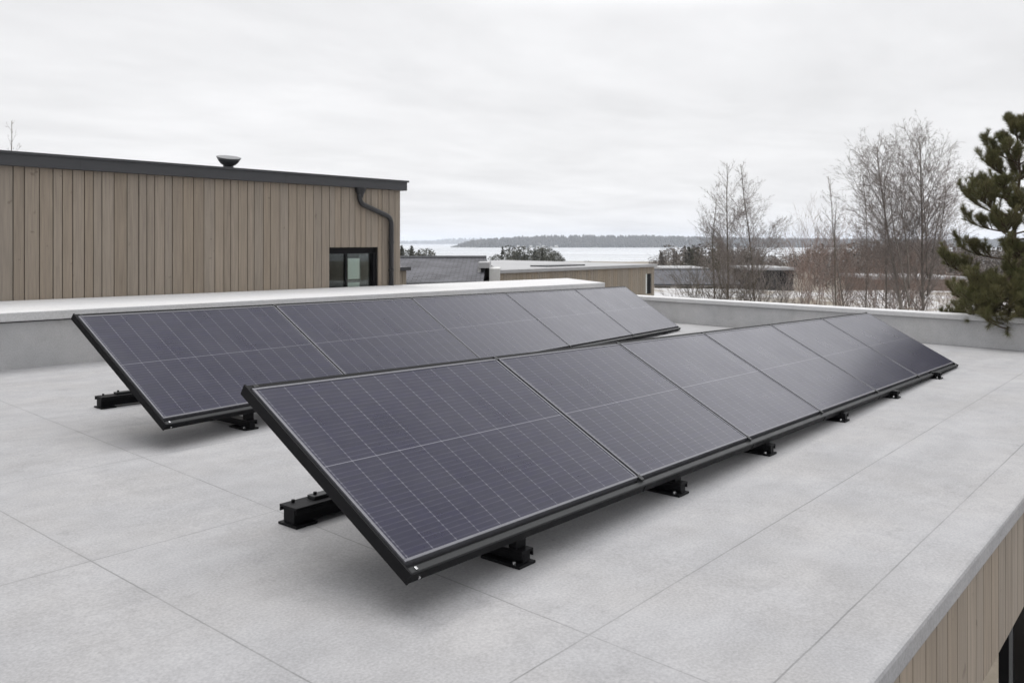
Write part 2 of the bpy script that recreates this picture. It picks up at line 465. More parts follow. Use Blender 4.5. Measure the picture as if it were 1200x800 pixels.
def foot_stub(root, inv, x, y, depth, h=.082):
    """cross foot: channel running back under the panel, front end in view"""
    bm = MB()
    bx, *_ = ibeam(bm, (x, y), (x, y + depth), 0, .06, .074, .064)
    f = xyz_part(bm, 'foot', M['black'], root, inv)
    if h > .07:
        MB().box((x-.03, y+.035, rz(x)+.0645), (x+.03, y+.075, rz(x)+h)).build('post', M['black'], f)
    pm = MB(); z = rz(x)
    pm.box((x-.062, y-.006, z+.001), (x+.044, y+.20, z+.012))
    pm.build('base_plate', M['black'], f, bevel=.002)
    MB().lathe([(.0, .012), (.0075, .012), (.0075, 0), (.0, 0)], (x-.050, y+.03, z+.0125), 8).build('bolt', M['steel'], f)

def rear_beam(root, inv, a, b):
    bm = MB(); ibeam(bm, a, b, 0, .095, .125, .092)
    f = xyz_part(bm, 'support_beam', M['black'], root, inv)
    ax, ay = a; dx, dy = b[0]-a[0], b[1]-a[1]; L = math.hypot(dx, dy); dx /= L; dy /= L
    def q(l, w, z): 
        X, Y = ax+dx*l-dy*w, ay+dy*l+dx*w
        return (X, Y, rz(X)+z)
    def slab(mb, l0, l1, w0, w1, z0, z1):
        mb.add([q(l0,w0,z0),q(l1,w0,z0),q(l1,w1,z0),q(l0,w1,z0),q(l0,w0,z1),q(l1,w0,z1),q(l1,w1,z1),q(l0,w1,z1)],
               [(3,2,1,0),(4,5,6,7),(0,1,5,4),(1,2,6,5),(2,3,7,6),(3,0,4,7)])
    pm = MB(); slab(pm, -.004, .115, -.068, .068, .001, .012); pm.build('base_plate', M['black'], f, bevel=.002)
    tm = MB(); slab(tm, .135, L-.2, -.020, .035, .0925, .110); tm.build('top_strip', M['rail'], f, bevel=.003)
    for l, w, z in ((.055, .035, .0925), (.16, .008, .1105)):
        c = q(l, w, z); MB().lathe([(0, .012), (.0085, .012), (.0085, 0), (0, 0)], c, 8).build('bolt', M['black'], f)
    return f

GF = 'solar panels in the front row'; GB = 'solar panels in the back row'
# ---- front row
x0, y0 = 2.0214, 2.1099; L1, W1 = 1.13, 8.441
m1 = frame_matrix((x0, y0, .170 - FALL*x0), .0149, -.0280, .4951)
root1, inv1 = mounting('mounting_frame', m1, W1, L1, 'black metal mounting frame with feet under the nearer front row of panels', 6, None, None, .14)
SE1 = [0, 1.575, 2.862, 4.125, 5.487, 6.853, W1]
LB1 = ['large dark panel at the near left end of the front row, closest to the viewer',
       'second panel of the front row, counted from its near left end',
       'third panel of the front row, counted from its near left end',
       'fourth panel of the front row, third from its far right end',
       'fifth panel of the front row, next to the last one at the far right',
       'pale reflecting panel at the far right end of the front row']
for i in range(6):
    solar_panel(m1, SE1[i] + (.0095 if i else .001), SE1[i+1] - (.0095 if i < 5 else .001), .050, L1-.037, (12, 10, 10, 10, 10, 12)[i], LB1[i], GF)
    if i:
        for c0, c1, cz in ((.027, .060, -.0105), (L1-.05, L1-.018, -.0075)):
            MB().box((SE1[i]-.013, c0, cz), (SE1[i]+.013, c1, .002)).build('mid_clamp', M['rail'], root1, bevel=.001)
        MB().box((SE1[i]-.0088, .061, -.030), (SE1[i]+.0088, L1-.0505, -.006)).build('seam_strip', M['black'], root1)
        MB().box((SE1[i]-.005, -.003, -.05), (SE1[i]+.005, .0, -.014)).build('rail_joint', M['black'], root1)
yb = 2.1099
for x in (2.68, 3.99, 5.15, 6.54, 7.90, 9.41):
    foot_stub(root1, inv1, x, yb + .015*(x-x0) + .022 - .011*(x-2.68), .95, (m1 @ Vector((x-x0, .03, -.054))).z - rz(x))
rear_beam(root1, inv1, (2.34, 3.27), (10.3, 3.39))
for x in (3.2, 4.6, 6.0, 7.4, 8.8, 10.2):
    yy = 3.275 + .0149*(x-2.3)
    top = m1 @ Vector((x-x0, L1-.03, -.055))
    mb = MB().tube([(x, yy-.02, rz(x)+.093), (top.x, top.y, top.z)], .016, 8)
    xyz_part(mb, 'rear_leg', M['black'], root1, inv1, 0)
# ---- back row
x2, y2 = 2.7244, 5.0514; L2, W2 = 1.1717, 9.587
m2 = frame_matrix((x2, y2, .170 - FALL*x2), .1639, -.0243, .5861)
root2, inv2 = mounting('mounting_frame', m2, W2, L2, 'black metal mounting frame with beams under the row of panels by the back parapet', 5, None, None, .14)
SE2 = [0, 1.80, 3.745, 5.70, 7.68, W2]
LB2 = ['panel at the near left end of the back row, beside the grey parapet',
       'second panel of the back row, counted from its left end',
       'middle panel of the back row, partly behind the front row',
       'fourth panel of the back row, next to the last at the far end',
       'last panel at the far right end of the back row']
for i in range(5):
    solar_panel(m2, SE2[i] + (.0095 if i else .001), SE2[i+1] - (.0095 if i < 4 else .001), .050, L2-.037, 12, LB2[i], GB)
    if i:
        for c0, c1, cz in ((.027, .060, -.0105), (L2-.05, L2-.018, -.0075)):
            MB().box((SE2[i]-.013, c0, cz), (SE2[i]+.013, c1, .002)).build('mid_clamp', M['rail'], root2, bevel=.001)
        MB().box((SE2[i]-.0088, .061, -.030), (SE2[i]+.0088, L2-.0505, -.006)).build('seam_strip', M['black'], root2)
        MB().box((SE2[i]-.005, -.003, -.05), (SE2[i]+.005, .0, -.014)).build('rail_joint', M['black'], root2)
ca, sa_ = math.cos(.1639), math.sin(.1639)
for s in (.72, 2.3, 3.9, 5.6, 7.3, 9.0):
    foot_stub(root2, inv2, x2 + s*ca - .03*sa_, y2 + s*sa_ + .03, .9, (m2 @ Vector((s, .03, -.054))).z - rz(x2 + s*ca))
rear_beam(root2, inv2, (3.08, 6.78), (10.9, 6.62))
for s in (.9, 2.9, 4.9, 6.9, 8.9):
    top = m2 @ Vector((s, L2-.03, -.055))
    yy = 6.78 - .0205*(top.x-3.08)
    xyz_part(MB().tube([(top.x, min(yy, top.y+.6), rz(top.x)+.093), (top.x, top.y, top.z)], .016, 8), 'rear_leg', M['black'], root2, inv2, 0)

# ================================================================== CLAD HOUSE
hs = empty('timber_house', (0, 0, 0), 'long timber clad house with flat dark roof edge standing behind the back parapet', 'house')
YW = 11.62; XR = 10.76; ZT = 2.215; ZB = -5.9
WX0, WX1, WZ0, WZ1 = 9.14, 10.22, -.45, 1.18
rng = random.Random(8)
xs = [XR]
while xs[-1] > -7.2:
    xs.append(xs[-1] - rng.choice((.115, .13, .15, .165, .18)))
xs = sorted(xs)
def snap(v):
    i = min(range(len(xs)), key=lambda k: abs(xs[k]-v)); xs[i] = v
snap(WX0); snap(WX1)
cl = MB()
for a, b in zip(xs, xs[1:]):
    fr = YW - .022 + rng.uniform(-.003, .003); g = .006
    if a >= WX0 - .001 and b <= WX1 + .001:
        cl.box((a+g, fr, WZ1), (b-g, YW, ZT)); cl.box((a+g, fr, ZB), (b-g, YW, WZ0))
    else:
        cl.box((a+g, fr, ZB), (b-g, YW, ZT))
y = YW + .02
while y < 20:                                          # end wall facing the sea
    w = rng.choice((.13, .15, .17))
    cl.box((XR-.022, y+.006, ZB), (XR+.002, y+w-.006, ZT)); y += w
cl.build('timber_cladding', M['timber'], hs)
wl = MB().box((-7.2, YW+.001, ZB), (WX0, 20, ZT-.01)).box((WX1, YW+.001, ZB), (XR-.024, 20, ZT-.01)).box((WX0+.0005, YW+.001, WZ1), (WX1-.0005, 20, ZT-.011)).box((WX0+.0005, YW+.001, ZB), (WX1-.0005, 20, WZ0)).box((WX0+.001, YW+2.2, WZ0+.001), (WX1-.001, 20, WZ1-.001))
wl.build('wall', M['dark'], hs)
ro = MB().box((-7.4, YW-.10, ZT), (XR+.10, 20.1, 2.385)).build('roof', M['fascia'], hs, bevel=.006)
MB().box((-7.42, YW-.125, 2.3852), (XR+.125, YW+.1, 2.397)).box((-7.42, YW-.125, 2.365), (XR+.125, YW-.1005, 2.385)).build('edge_trim', M['fascia'], ro)
for xx in (8.2, 5.0, 1.9):
    MB().box((xx, YW-.1015, ZT+.003), (xx+.006, YW-.099, 2.364)).build('sheet_joint', M['pipe'], ro)
# window
wn = MB()
yf = YW + .05
wn.box((WX0, yf, WZ1-.11), (WX1, yf+.06, WZ1)).box((WX0, yf, WZ0), (WX1, yf+.06, WZ0+.06)).box((WX0, yf, WZ0+.0605), (WX0+.035, yf+.06, WZ1-.1105)).box((WX1-.075, yf-.03, WZ0+.0605), (WX1, yf+.06, WZ1-.1105))
wn.box((WX0+.40, yf+.005, WZ0+.0605), (WX0+.44, yf+.055, WZ1-.1105))
win = wn.build('window', M['black'], hs, bevel=.003)
MB().box((WX0+.0355, yf+.03, WZ0+.0605), (WX0+.3995, yf+.036, WZ1-.1108)).box((WX0+.4405, yf+.03, WZ0+.0605), (WX1-.0755, yf+.036, WZ1-.1108)).build('pane', M['glass'], win)
rm = MB()                                               # dim room behind the glass
rm.box((WX0+.02, YW+.16, WZ0+.05), (WX0+.03, YW+2.1, WZ1-.05)).box((WX1-.03, YW+.16, WZ0+.05), (WX1-.02, YW+2.1, WZ1-.05)).box((WX0+.031, YW+2.0, WZ0+.05), (WX1-.031, YW+2.1, WZ1-.05)).box((WX0+.031, YW+.16, WZ1-.06), (WX1-.031, YW+1.99, WZ1-.05))
rm.build('room_lining', M['inter'], win)
bl = MB().box((WX0+.50, YW+.105, .62), (WX0+.76, YW+.112, .985)).box((WX0+.50, YW+.105, -.3), (WX0+.76, YW+.112, .56))  # pale sheets behind the glass stand in for the bright reflection
bl.build('pale_panel', M['pale_panel'], win)
MB().box((WX0+.47, YW+.124, -.3), (WX0+.497, YW+.14, 1.05)).box((WX0+.763, YW+.124, -.3), (WX0+.80, YW+.14, 1.05)).box((WX0+.5, YW+.102, .565), (WX0+.76, YW+.114, .615)).build('inner_bar', M['inter'], win)
# downpipe with outlet under the eave
def onwall(px, py, Y):
    u = (px-600)/1000.; k = Y/(-CA*u+SA)
    return Vector(((SA*u+CA)*k, Y, CAM_H-(py-284)/1000.*k))
def arc(pts, n=5, r=.10):
    out = [pts[0]]
    for a, b, c in zip(pts, pts[1:], pts[2:]):
        d1 = (a-b); d2 = (c-b); k = min(r, d1.length*.45, d2.length*.45)
        p, q = b+d1.normalized()*k, b+d2.normalized()*k
        for i in range(n+1):
            s = i/n; out.append((1-s)**2*p + 2*s*(1-s)*b + s*s*q)
    out.append(pts[-1]); return out
yp = YW - .085
pp = [onwall(421.5, 221, yp), onwall(421.5, 238, yp), onwall(458.5, 255, yp), onwall(458.5, 340, yp)]
pp[1].x = pp[0].x; pp[3].x = pp[2].x
dn = MB().tube(arc(pp, 6, .13), .045, 14).build('downpipe', M['pipe'], hs, smooth=True)
MB().lathe([(.05, -.17), (.055, -.12), (.085, -.07), (.10, -.01), (.10, .0)], (pp[0].x+.02, yp+.005, ZT-.002), 18).build('outlet', M['pipe'], dn, smooth=True)
for zz in (1.25, .75):
    MB().tube([(pp[2].x, yp, zz), (pp[2].x, yp, zz+.03)], .052, 14).box((pp[2].x-.015, yp+.0455, zz), (pp[2].x+.015, YW-.021, zz+.03)).build('pipe_bracket', M['pipe'], dn)
for q in (pp[1], pp[2]):
    pass
# bowl shaped vent on the roof of the house
vp = onwall(267.5, 196, 13.2)
vt = empty('roof_vent', (vp.x, 13.2, 2.386), 'small dark bowl shaped vent cowl standing on the roof of the timber house', 'roof vent')
MB().lathe([(.14, 0), (.135, .11), (.09, .125), (.085, .23), (0, .23)], (0, 0, 0), 24).build('neck', M['fascia'], vt, smooth=False)
bo = MB().lathe([(.0, .0), (.08, .0), (.125, .025), (.165, .07), (.208, .145), (.200, .148), (.17, .09), (.13, .055), (0, .04)], (0, 0, 0), 32).build('bowl', M['fascia'], vt, smooth=True)
bo.location = (0, 0, .205); bo.rotation_euler = (R(13), R(5), R(-38))
dl = MB().lathe([(.196, .148), (.12, .150), (0, .151)], (0, 0, 0), 32).build('dish', mat_plain('pale_metal_dish', (.14, .145, .15), .5, .2, .1, 5), bo, smooth=True)

# low annex right of the house
an = empty('low_annex', (0, 0, 0), 'low timber annex with dark cap just right of the house corner', 'annex')
cl = MB(); x = 11.0
while x < 12.75:
    w = .12; cl.box((x, 13.6, -5.9), (x+w-.01, 13.63, .655)); x += w
cl.build('timber_cladding', M['timber_far'], an)
MB().box((10.98, 13.632, -5.9), (12.74, 16.5, .655)).build('wall', M['dark'], an)
MB().box((10.95, 13.52, .657), (12.86, 16.6, .735)).build('roof', M['fascia'], an, bevel=.004)

# ================================================================== NEIGHBOURING BUILDINGS
def uv_planar(o, ax, ay):
    l = o.data.uv_layers.new(name='UVMap')
    for lp in o.data.loops:
        c = o.data.vertices[lp.vertex_index].co
        l.data[lp.index].uv = (c.dot(ax), c.dot(ay))

def slate_house(name, px0, px1, d0, z_e, z_r, run, wall_h, label, group=None, wmat=None, windows=0):
    """house with a slate slope facing the viewpoint: eave at d0, ridge run metres further"""
    root = empty(name, (0, 0, 0), label, 'house', group)
    a, b = P(px0, d0, 0), P(px1, d0, 0)
    ex = (b-a).normalized(); Wd = (b-a).length; ey = Vector((-ex.y, ex.x, 0))
    def q(x, y, z): return a + ex*x + ey*y + Vector((0, 0, z))
    z0 = z_e - wall_h
    w = MB(); i = .25
    w.add([q(i,.3,z0),q(Wd-i,.3,z0),q(Wd-i,2*run-.3,z0),q(i,2*run-.3,z0),q(i,.3,z_e-.02),q(Wd-i,.3,z_e-.02),q(Wd-i,2*run-.3,z_e-.02),q(i,2*run-.3,z_e-.02),q(i,run,z_r-.12),q(Wd-i,run,z_r-.12)],
          [(0,1,5,4),(2,3,7,6),(1,2,6,9,5),(3,0,4,8,7)])
    w.build('wall', wmat or M['ochre'], root)
    th = .14
    rf = MB()
    for (y0_, z0_, y1_, z1_) in ((0, z_e, run, z_r), (2*run, z_e, run, z_r)):
        rf.add([q(0,y0_,z0_-th),q(Wd,y0_,z0_-th),q(Wd,y1_,z1_-th),q(0,y1_,z1_-th),q(0,y0_,z0_),q(Wd,y0_,z0_),q(Wd,y1_,z1_),q(0,y1_,z1_)],
               [(3,2,1,0),(4,5,6,7),(0,1,5,4),(1,2,6,5),(2,3,7,6),(3,0,4,7)])
    r = rf.build('roof', M['slate'], root)
    uv_planar(r, ex, (ey*run+Vector((0,0,z_r-z_e))).normalized())
    gm = MB().tube([q(0,-.05,z_e-.08), q(Wd,-.05,z_e-.08)], .07, 8)
    gm.build('gutter', M['fascia'], root)
    rm_ = MB().tube([q(0,run,z_r+.01), q(Wd,run,z_r+.01)], .09, 6)
    rm_.build('ridge_cap', M['fascia'], root)
    for k in range(windows):
        xx = Wd*(k+.6)/(windows+.2)
        f = MB().add([q(xx-.7,.27,z0+.8),q(xx+.7,.27,z0+.8),q(xx+.7,.27,z_e-.3),q(xx-.7,.27,z_e-.3)], [(0,1,2,3)]).build('window', M['black'], root)
    return root

slate_house('slate_roof_house', 425, 566, 31, -.16, .63, 4.2, 2.6, 'house with a broad dark slate roof beyond the right corner of the timber house', None, M['timber_far'])

# flat roofed timber building in the middle
fb = empty('flat_timber_building', (0, 0, 0), 'timber building with pale flat roof in the middle distance, small window at right end', 'building')
pl = [(25.7, 22.0), (37.8, 22.0), (40.3, 34.0), (38.6, 34.0)]
cl = MB(); x = 25.75; rng = random.Random(5)
WA, WB = 36.98, 37.38
while x < 37.75:
    w = min(rng.choice((.16, .19, .22)), 37.76-x)
    lo = -2.9
    if x + w > WA and x < WB:
        cl.box((x, 22.0, -.30), (x+w-.012, 22.03, .03)); cl.box((x, 22.0, -2.9), (x+w-.012, 22.03, -1.3))
    else:
        cl.box((x, 22.0, -2.9), (x+w-.012, 22.03, .03))
    x += w
cl.build('timber_cladding', M['timber_far'], fb)
MB().prism([(25.72, 22.16), (37.72, 22.16), (40.2, 33.9), (38.6, 33.9)], -2.9, .03).build('wall', M['white'], fb)
MB().prism([(25.6, 21.9), (37.9, 21.9), (40.45, 34.1), (38.5, 34.1)], .032, .17).build('roof', M['membrane'], fb, bevel=.01)
MB().box((30.2, 23.0, .172), (33.1, 24.0, .23)).build('skylight', M['fascia'], fb)
wf = MB().box((WA-.14, 22.04, -1.3), (WA-.08, 22.10, -.3)).box((WA+.16, 22.04, -1.3), (WB+.1, 22.10, -.3)).build('window', M['black'], fb)
MB().box((WA-.0795, 22.06, -1.3), (WA+.1595, 22.10, -.3)).build('pane', M['pale_panel'], wf)

# little white carport left of it
cp = empty('carport', (0, 0, 0), 'small white rendered carport with dark opening at the left end of the flat timber building', 'carport')
def camq(px0, px1, d0, d1, z0, z1):
    pts = [P(px0, d0, 0), P(px1, d0, 0), P(px1, d0, 0) + (P(600, d1, 0)-P(600, d0, 0)), P(px0, d0, 0) + (P(600, d1, 0)-P(600, d0, 0))]
    return MB().prism([(p.x, p.y) for p in pts], z0, z1)
camq(573.5, 585.5, 32.6, 35, -2.9, .26).build('pier', M['white'], cp)
camq(560, 573.2, 32.4, 35, .29, .50).build('canopy', M['membrane'], cp)
camq(560, 563.2, 32.5, 32.7, -.05, .288).build('post', M['white'], cp)
camq(558, 573.3, 34.6, 34.8, -2.9, .28).build('back_wall', M['dark'], cp)

# ================================================================== GROUND, SEA, SHORES
def ground_z(x, y):
    d = math.hypot(x, y)
    if d < 15: z = -5.6
    elif d < 21: z = -5.6 + 2.95*(lambda q: q*q*(3-2*q))((d-15)/6)
    elif d < 74: z = -2.65
    elif d < 92: z = -2.65 - 2.2*((d-74)/18)**1.3
    else: z = -4.85 - (min(d, 900)-92)*.0142
    if d > 12: z += (mnoise.noise(Vector((x*.06, y*.06, 3.1)))*.35 + mnoise.noise(Vector((x*.2, y*.2, 9)))*.10) * min(1, (d-12)/20)
    return z
gv, gf = [], []
rad = [0.0]
while rad[-1] < 1100: rad.append(rad[-1] + max(1.0, rad[-1]*.045))
NA = 200
for i, r_ in enumerate(rad):
    for k in range(NA):
        w = 2*math.pi*k/NA; x, y = r_*math.cos(w), r_*math.sin(w)
        gv.append((x, y, ground_z(x, y) if r_ < 1090 else -17))
for i in range(len(rad)-1):
    for k in range(NA):
        k2 = (k+1) % NA
        if i == 0: gf.append((k, NA+k, NA+k2))
        else: gf.append((i*NA+k, (i+1)*NA+k, (i+1)*NA+k2, i*NA+k2))
g = MB(); g.v, g.f = gv, gf
tag(g.build('ground', M['snow'], None, True), 'patchy snow covered ground falling gently towards the water', 'ground', kind='structure')
SEA = -12.0
wv = MB(); NW = 96
wv.lathe([(0, 0), (300, 0), (1200, 0), (4000, 0), (11500, 0)], (0, 0, SEA), NW)
wv.f = [f[::1] for f in wv.f]
tag(wv.build('water', M['water'], None), 'pale calm sea inlet below the sky', 'water', kind='structure')

def shore(name, prof, d0, d1, label, seed, n=140):
    """low wooded land: prof = (column, crest height above the sea in m)"""
    def h(px):
        for (a, ha), (b, hb) in zip(prof, prof[1:]):
            if a <= px <= b: return ha + (hb-ha)*(px-a)/(b-a)
        return 0
    rows = [0, .06, .18, .34, .5, .66, .84, 1]
    prf = [-1, .34, .66, .88, 1.0, .9, .6, -1]
    mb = MB(); N = n
    px0, px1 = prof[0][0], prof[-1][0]
    for i in range(N+1):
        px = px0 + (px1-px0)*i/N
        for rr, pf in zip(rows, prf):
            d = d0 + (d1-d0)*rr
            k = d0/d
            p = P(600 + (px-600)*(.5+.5*k), d, 0)
            hh = h(px)
            z = SEA + (hh*pf if pf > 0 else -2) + (mnoise.noise(Vector((p.x*.004, p.y*.004, seed)))*.18*hh*(pf > 0))
            mb.v.append((p.x, p.y, z))
    nr = len(rows)
    for i in range(N):
        for j in range(nr-1):
            mb.f.append((i*nr+j, (i+1)*nr+j, (i+1)*nr+j+1, i*nr+j+1))
    tag(mb.build(name, M['forest'], None, True), label, 'shore', kind='structure')
    return mb, N, nr

def scatter_forest(mb, N, nr, count, hmin, hmax, seed, label, name='forest'):
    rng = random.Random(seed); f = MB()
    for _ in range(count):
        i = rng.randrange(N); j = rng.choice((0, 0, 1, 1, 2, 2, 3))
        a, b, c, d = (Vector(mb.v[k]) for k in (i*nr+j, (i+1)*nr+j, (i+1)*nr+j+1, i*nr+j+1))
        s, t = rng.random(), rng.random()
        p = (a*(1-s)+b*s)*(1-t) + (d*(1-s)+c*s)*t
        if p.z < SEA + .5: p.z = SEA + .5
        hh = rng.uniform(hmin, hmax)*min(1, .25 + (max(mb.v[i*nr+4][2], mb.v[i*nr+3][2])-SEA)/16); w = hh*rng.uniform(.22, .42)
        n = 5; o = rng.random()*6
        ring = [p + Vector((math.cos(o+k*6.283/n)*w, math.sin(o+k*6.283/n)*w, hh*.25*rng.uniform(.6, 1.3))) for k in range(n)]
        ring2 = [p + Vector((math.cos(o+k*6.283/n+.5)*w*.7, math.sin(o+k*6.283/n+.5)*w*.7, hh*rng.uniform(.6, .75))) for k in range(n)]
        vs = [p] + ring + ring2 + [p+Vector((rng.uniform(-.1, .1)*w, 0, hh))]
        fs = [(0, 1+(k+1) % n, 1+k) for k in range(n)]
        fs += [(1+k, 1+(k+1) % n, 1+n+(k+1) % n, 1+n+k) for k in range(n)] + [(1+n+k, 1+n+(k+1) % n, 1+2*n) for k in range(n)]
        f.add(vs, fs)
    tag(f.build(name, M['forest'], None), label, 'forest', kind='stuff')

isl = shore('wooded_headland', [(528, .5), (536, 5), (548, 11), (575, 15), (600, 19), (640, 25), (690, 25.5), (730, 24), (800, 21), (900, 18), (1000, 16), (1100, 15), (1250, 14), (1500, 9)], 2200, 2750, 'long low headland across the water, right of centre', 2)
scatter_forest(*isl, 6500, 7, 13, 11, 'dark mixed forest covering the long headland across the water')
fs1 = shore('distant_shore', [(430, 2), (470, 14), (500, 18), (522, 34), (550, 38), (600, 36), (700, 20)], 6200, 7000, 'hazy distant shore left of the long headland', 6, 60)
scatter_forest(*fs1, 1200, 9, 18, 12, 'hazy forest covering the most distant shore')
rng = random.Random(21)
HL = 'tiny pale house on the far headland shore'
tiny = [(607, 2186, 5.2, .72), (614, 2190, 6.0, .6), (622, 2184, 4.4, .75), (630, 2192, 6.4, .7), (637, 2188, 5.0, .66), (646, 2186, 4.6, .74), (652, 2190, 5.4, .62), (792, 2186, 4.4, .7), (951, 2186, 4.5, .72), (1098, 2188, 4.8, .72)]
for i, (px, d, hh, sh) in enumerate(tiny):
    hh *= .55
    p = P(px, d, SEA + .8)
    e = empty('shore_house', p, 'tiny pale house among the trees along the far headland waterline', 'house', 'tiny houses along the far shore')
    w = rng.uniform(5, 9)
    mt = M['ochre']
    MB().box((-w/2, -4, -3), (w/2, 4, hh)).build('wall', mt, e)
    MB().add([(-w/2-.4, -4.5, hh), (w/2+.4, -4.5, hh), (w/2+.4, 4.5, hh), (-w/2-.4, 4.5, hh), (-w/2-.4, 0, hh+2.2), (w/2+.4, 0, hh+2.2)],
             [(0, 1, 5, 4), (2, 3, 4, 5), (0, 4, 3), (1, 2, 5), (3, 2, 1, 0)]).build('roof', M['slate'] if i % 2 else M['membrane'], e)
    e.rotation_euler.z = -(math.pi/2-AX) + rng.uniform(-.5, .5)

# ================================================================== HOUSES BEHIND THE TREES
slate_house('slate_roof_house', 762, 868, 80, -2.62, -1.45, 5, 2.4, 'long dark slate roof low in the snow behind the two leafless trees', None, M['ochre'], 4)
def box_house(px0, px1, d, z0, z1, wmat, rmat, label, nwin=2, depth=9):
    root = empty('flat_house', (0, 0, 0), label, 'house')
    camq(px0, px1, d, d+depth, z0, z1).build('wall', wmat, root)
    camq(px0-4, px1+4, d-.5, d+depth+.5, z1+.005, z1+.28).build('roof', rmat, root)
    for k in range(nwin):
        c = px0 + (px1-px0)*(k+.5)/nwin
        camq(c-5, c+5, d-.04, d-.01, z1-1.5, z1-.3).build('window', M['black'], root)
box_house(884, 930, 96, -6, -1.35-.5, M['dark'], M['membrane'], 'dark low house with pale flat roof between the tree groups')
box_house(780, 826, 104, -6, -2.1, M['ochre'], M['membrane'], 'low house with snowy flat roof behind the long slate roof')
box_house(1030, 1130, 88, -6, -2.55, M['brick'], M['membrane'], 'low reddish house with pale roof edge behind the brushwood', 0)

# ================================================================== TREES
def bare_tree(name, base, height, lean, seed, label, cat='tree', group=None, spread=.35, r0=.055, start=.28, nb=34, twigm='twig', barkm='birch', droop=.0, angle=42, dens=1.0, forks=(), pw=.75):
    rng = random.Random(seed)
    base = Vector(base)
    root = empty(name, base, label, cat, group)
    tr, cr = MB(), MB()
    def poly(p, d, L, n, wob, up, dr=0.0):
        pts = [p.copy()]; dd = d.normalized()
        for i in range(n):
            dd = (dd + Vector((rng.gauss(0, wob), rng.gauss(0, wob), rng.gauss(0, wob*.6) + up - dr*(i/n)))).normalized()
            pts.append(pts[-1] + dd*L/n)
        return pts
    def along(pts, s):
        x = s*(len(pts)-1); i = min(int(x), len(pts)-2); f = x-i
        return pts[i]*(1-f)+pts[i+1]*f, (pts[i+1]-pts[i]).normalized()
    def side(d, ang, az):
        a = d.orthogonal().normalized(); a.rotate(Matrix.Rotation(az, 3, d))
        return (d*math.cos(ang) + a*math.sin(ang)).normalized()
    def branch(p, d, L, r, lvl):
        n = 5 if lvl == 1 else (4 if lvl == 2 else 3)
        pts = poly(p, d, L, n, .085 if lvl < 3 else .15, .06 if lvl < 2 else .02, droop*(1 if lvl > 1 else .4))
        rr = [max(.0016, r*(1-.85*i/n)) for i in range(n+1)]
        cr.tube(pts, rr, 4 if lvl == 1 else 3, False)
        if lvl >= 4 or L < .09: return
        k = max(2, int((L*(10 if lvl == 1 else 13) + 1)*dens))
        k = min(k, 13)
        for i in range(k):
            s = rng.uniform(.18, 1.0)
            q, dd = along(pts, s)
            nd = side(dd, R(rng.uniform(24, 52)), rng.uniform(0, 6.283))
            nd.z += .12; nd.normalize()
            branch(q, nd, L*rng.uniform(.26, .48)*(1.15-.5*s), max(.0028, r*.5*(1-.6*s)), lvl+1)
    def stem(p, d, Ht, r, nb_, st):
        n = 14
        pts = poly(p, d, Ht, n, .035, .02)
        rr = [r*(1-.9*(i/n)**.9) + .004 for i in range(n+1)]
        tr.tube(pts, rr, 7)
        for i in range(nb_):
            s = st + (1-st)*((i+rng.random())/nb_)
            q, dd = along(pts, min(s, .985))
            prof = (1-s)**pw * min(1, .45+(s-st)*2.2) + .06
            L = Ht*spread*prof*rng.uniform(.65, 1.2)
            branch(q, side(dd, R(rng.uniform(angle-10, angle+12)), rng.uniform(0, 6.283)), L, max(.005, r*.34*(1-.75*s)), 1)
    stem(Vector((0, 0, -.25)), Vector((lean[0], lean[1], 1)), height+.25, r0, nb, start)
    for (s, dx, dy, hh, r_, nb_) in forks:
        stem(Vector((lean[0]*height*s, lean[1]*height*s, height*s)), Vector((dx, dy, 1)), hh, r_, nb_, .2)
    tr.build('trunk', M[barkm], root, True)
    cr.build('crown', M[twigm], root)
    return root

rgt = P(601, 1000, 0) - P(600, 1000, 0); rgt.normalize()
def ground_at(px, d):
    p = P(px, d, 0); p.z = ground_z(p.x, p.y); return p
def ht(py, d, base): return CAM_H + (284-py)/1000.*d - base.z
def lean(k): return (rgt.x*k, rgt.y*k)
def T(px, py, d, k, seed, label, **kw):
    b = ground_at(px, d)
    return bare_tree(kw.pop('name', 'bare_tree'), b, ht(py, d, b), lean(k), seed, label, **kw)

GT = 'leafless trees beyond the far parapet'
T(853, 190, 24, -.005, 1, 'left one of the two leafless trees right of the flat timber building', group=GT, spread=.36, nb=64, start=.20, r0=.040, barkm='alder', angle=42)
T(880, 191, 24.6, .005, 2, 'right one of the two leafless trees right of the flat timber building', group=GT, spread=.36, nb=64, start=.22, r0=.038, barkm='alder', angle=42)
T(846, 232, 23.5, -.09, 3, 'shorter leaning stem on the left side of the two leafless trees', group=GT, spread=.26, nb=40, start=.3, r0=.032, barkm='alder')
T(990, 236, 22, -.10, 4, 'thin leafless tree leaning left out of the reddish brushwood', group=GT, spread=.2, nb=36, start=.3, r0=.022, barkm='alder')
T(990, 205, 23, -.01, 5, 'slim upright leafless tree in the brushwood, left of the birches', group=GT, spread=.22, nb=64, start=.3, r0=.026)
T(1012, 206, 24, .0, 6, 'slim leafless tree between the brushwood and the small birch', group=GT, spread=.22, nb=64, start=.3, r0=.025)
T(1041, 190, 23, -.015, 7, 'small leafless birch just left of the tall birches', group=GT, spread=.22, nb=60, start=.3, r0=.038, droop=.14)
T(1067, 163, 22, -.012, 8, 'left one of the two tall drooping birches beside the pine', group=GT, spread=.40, nb=70, start=.32, r0=.050, droop=.16, angle=30, dens=.80, pw=.5, forks=((.35, rgt.x*-.20, rgt.y*-.20, 3.1, .022, 20), (.42, rgt.x*-.10+.1, rgt.y*-.10, 2.9, .02, 16)))
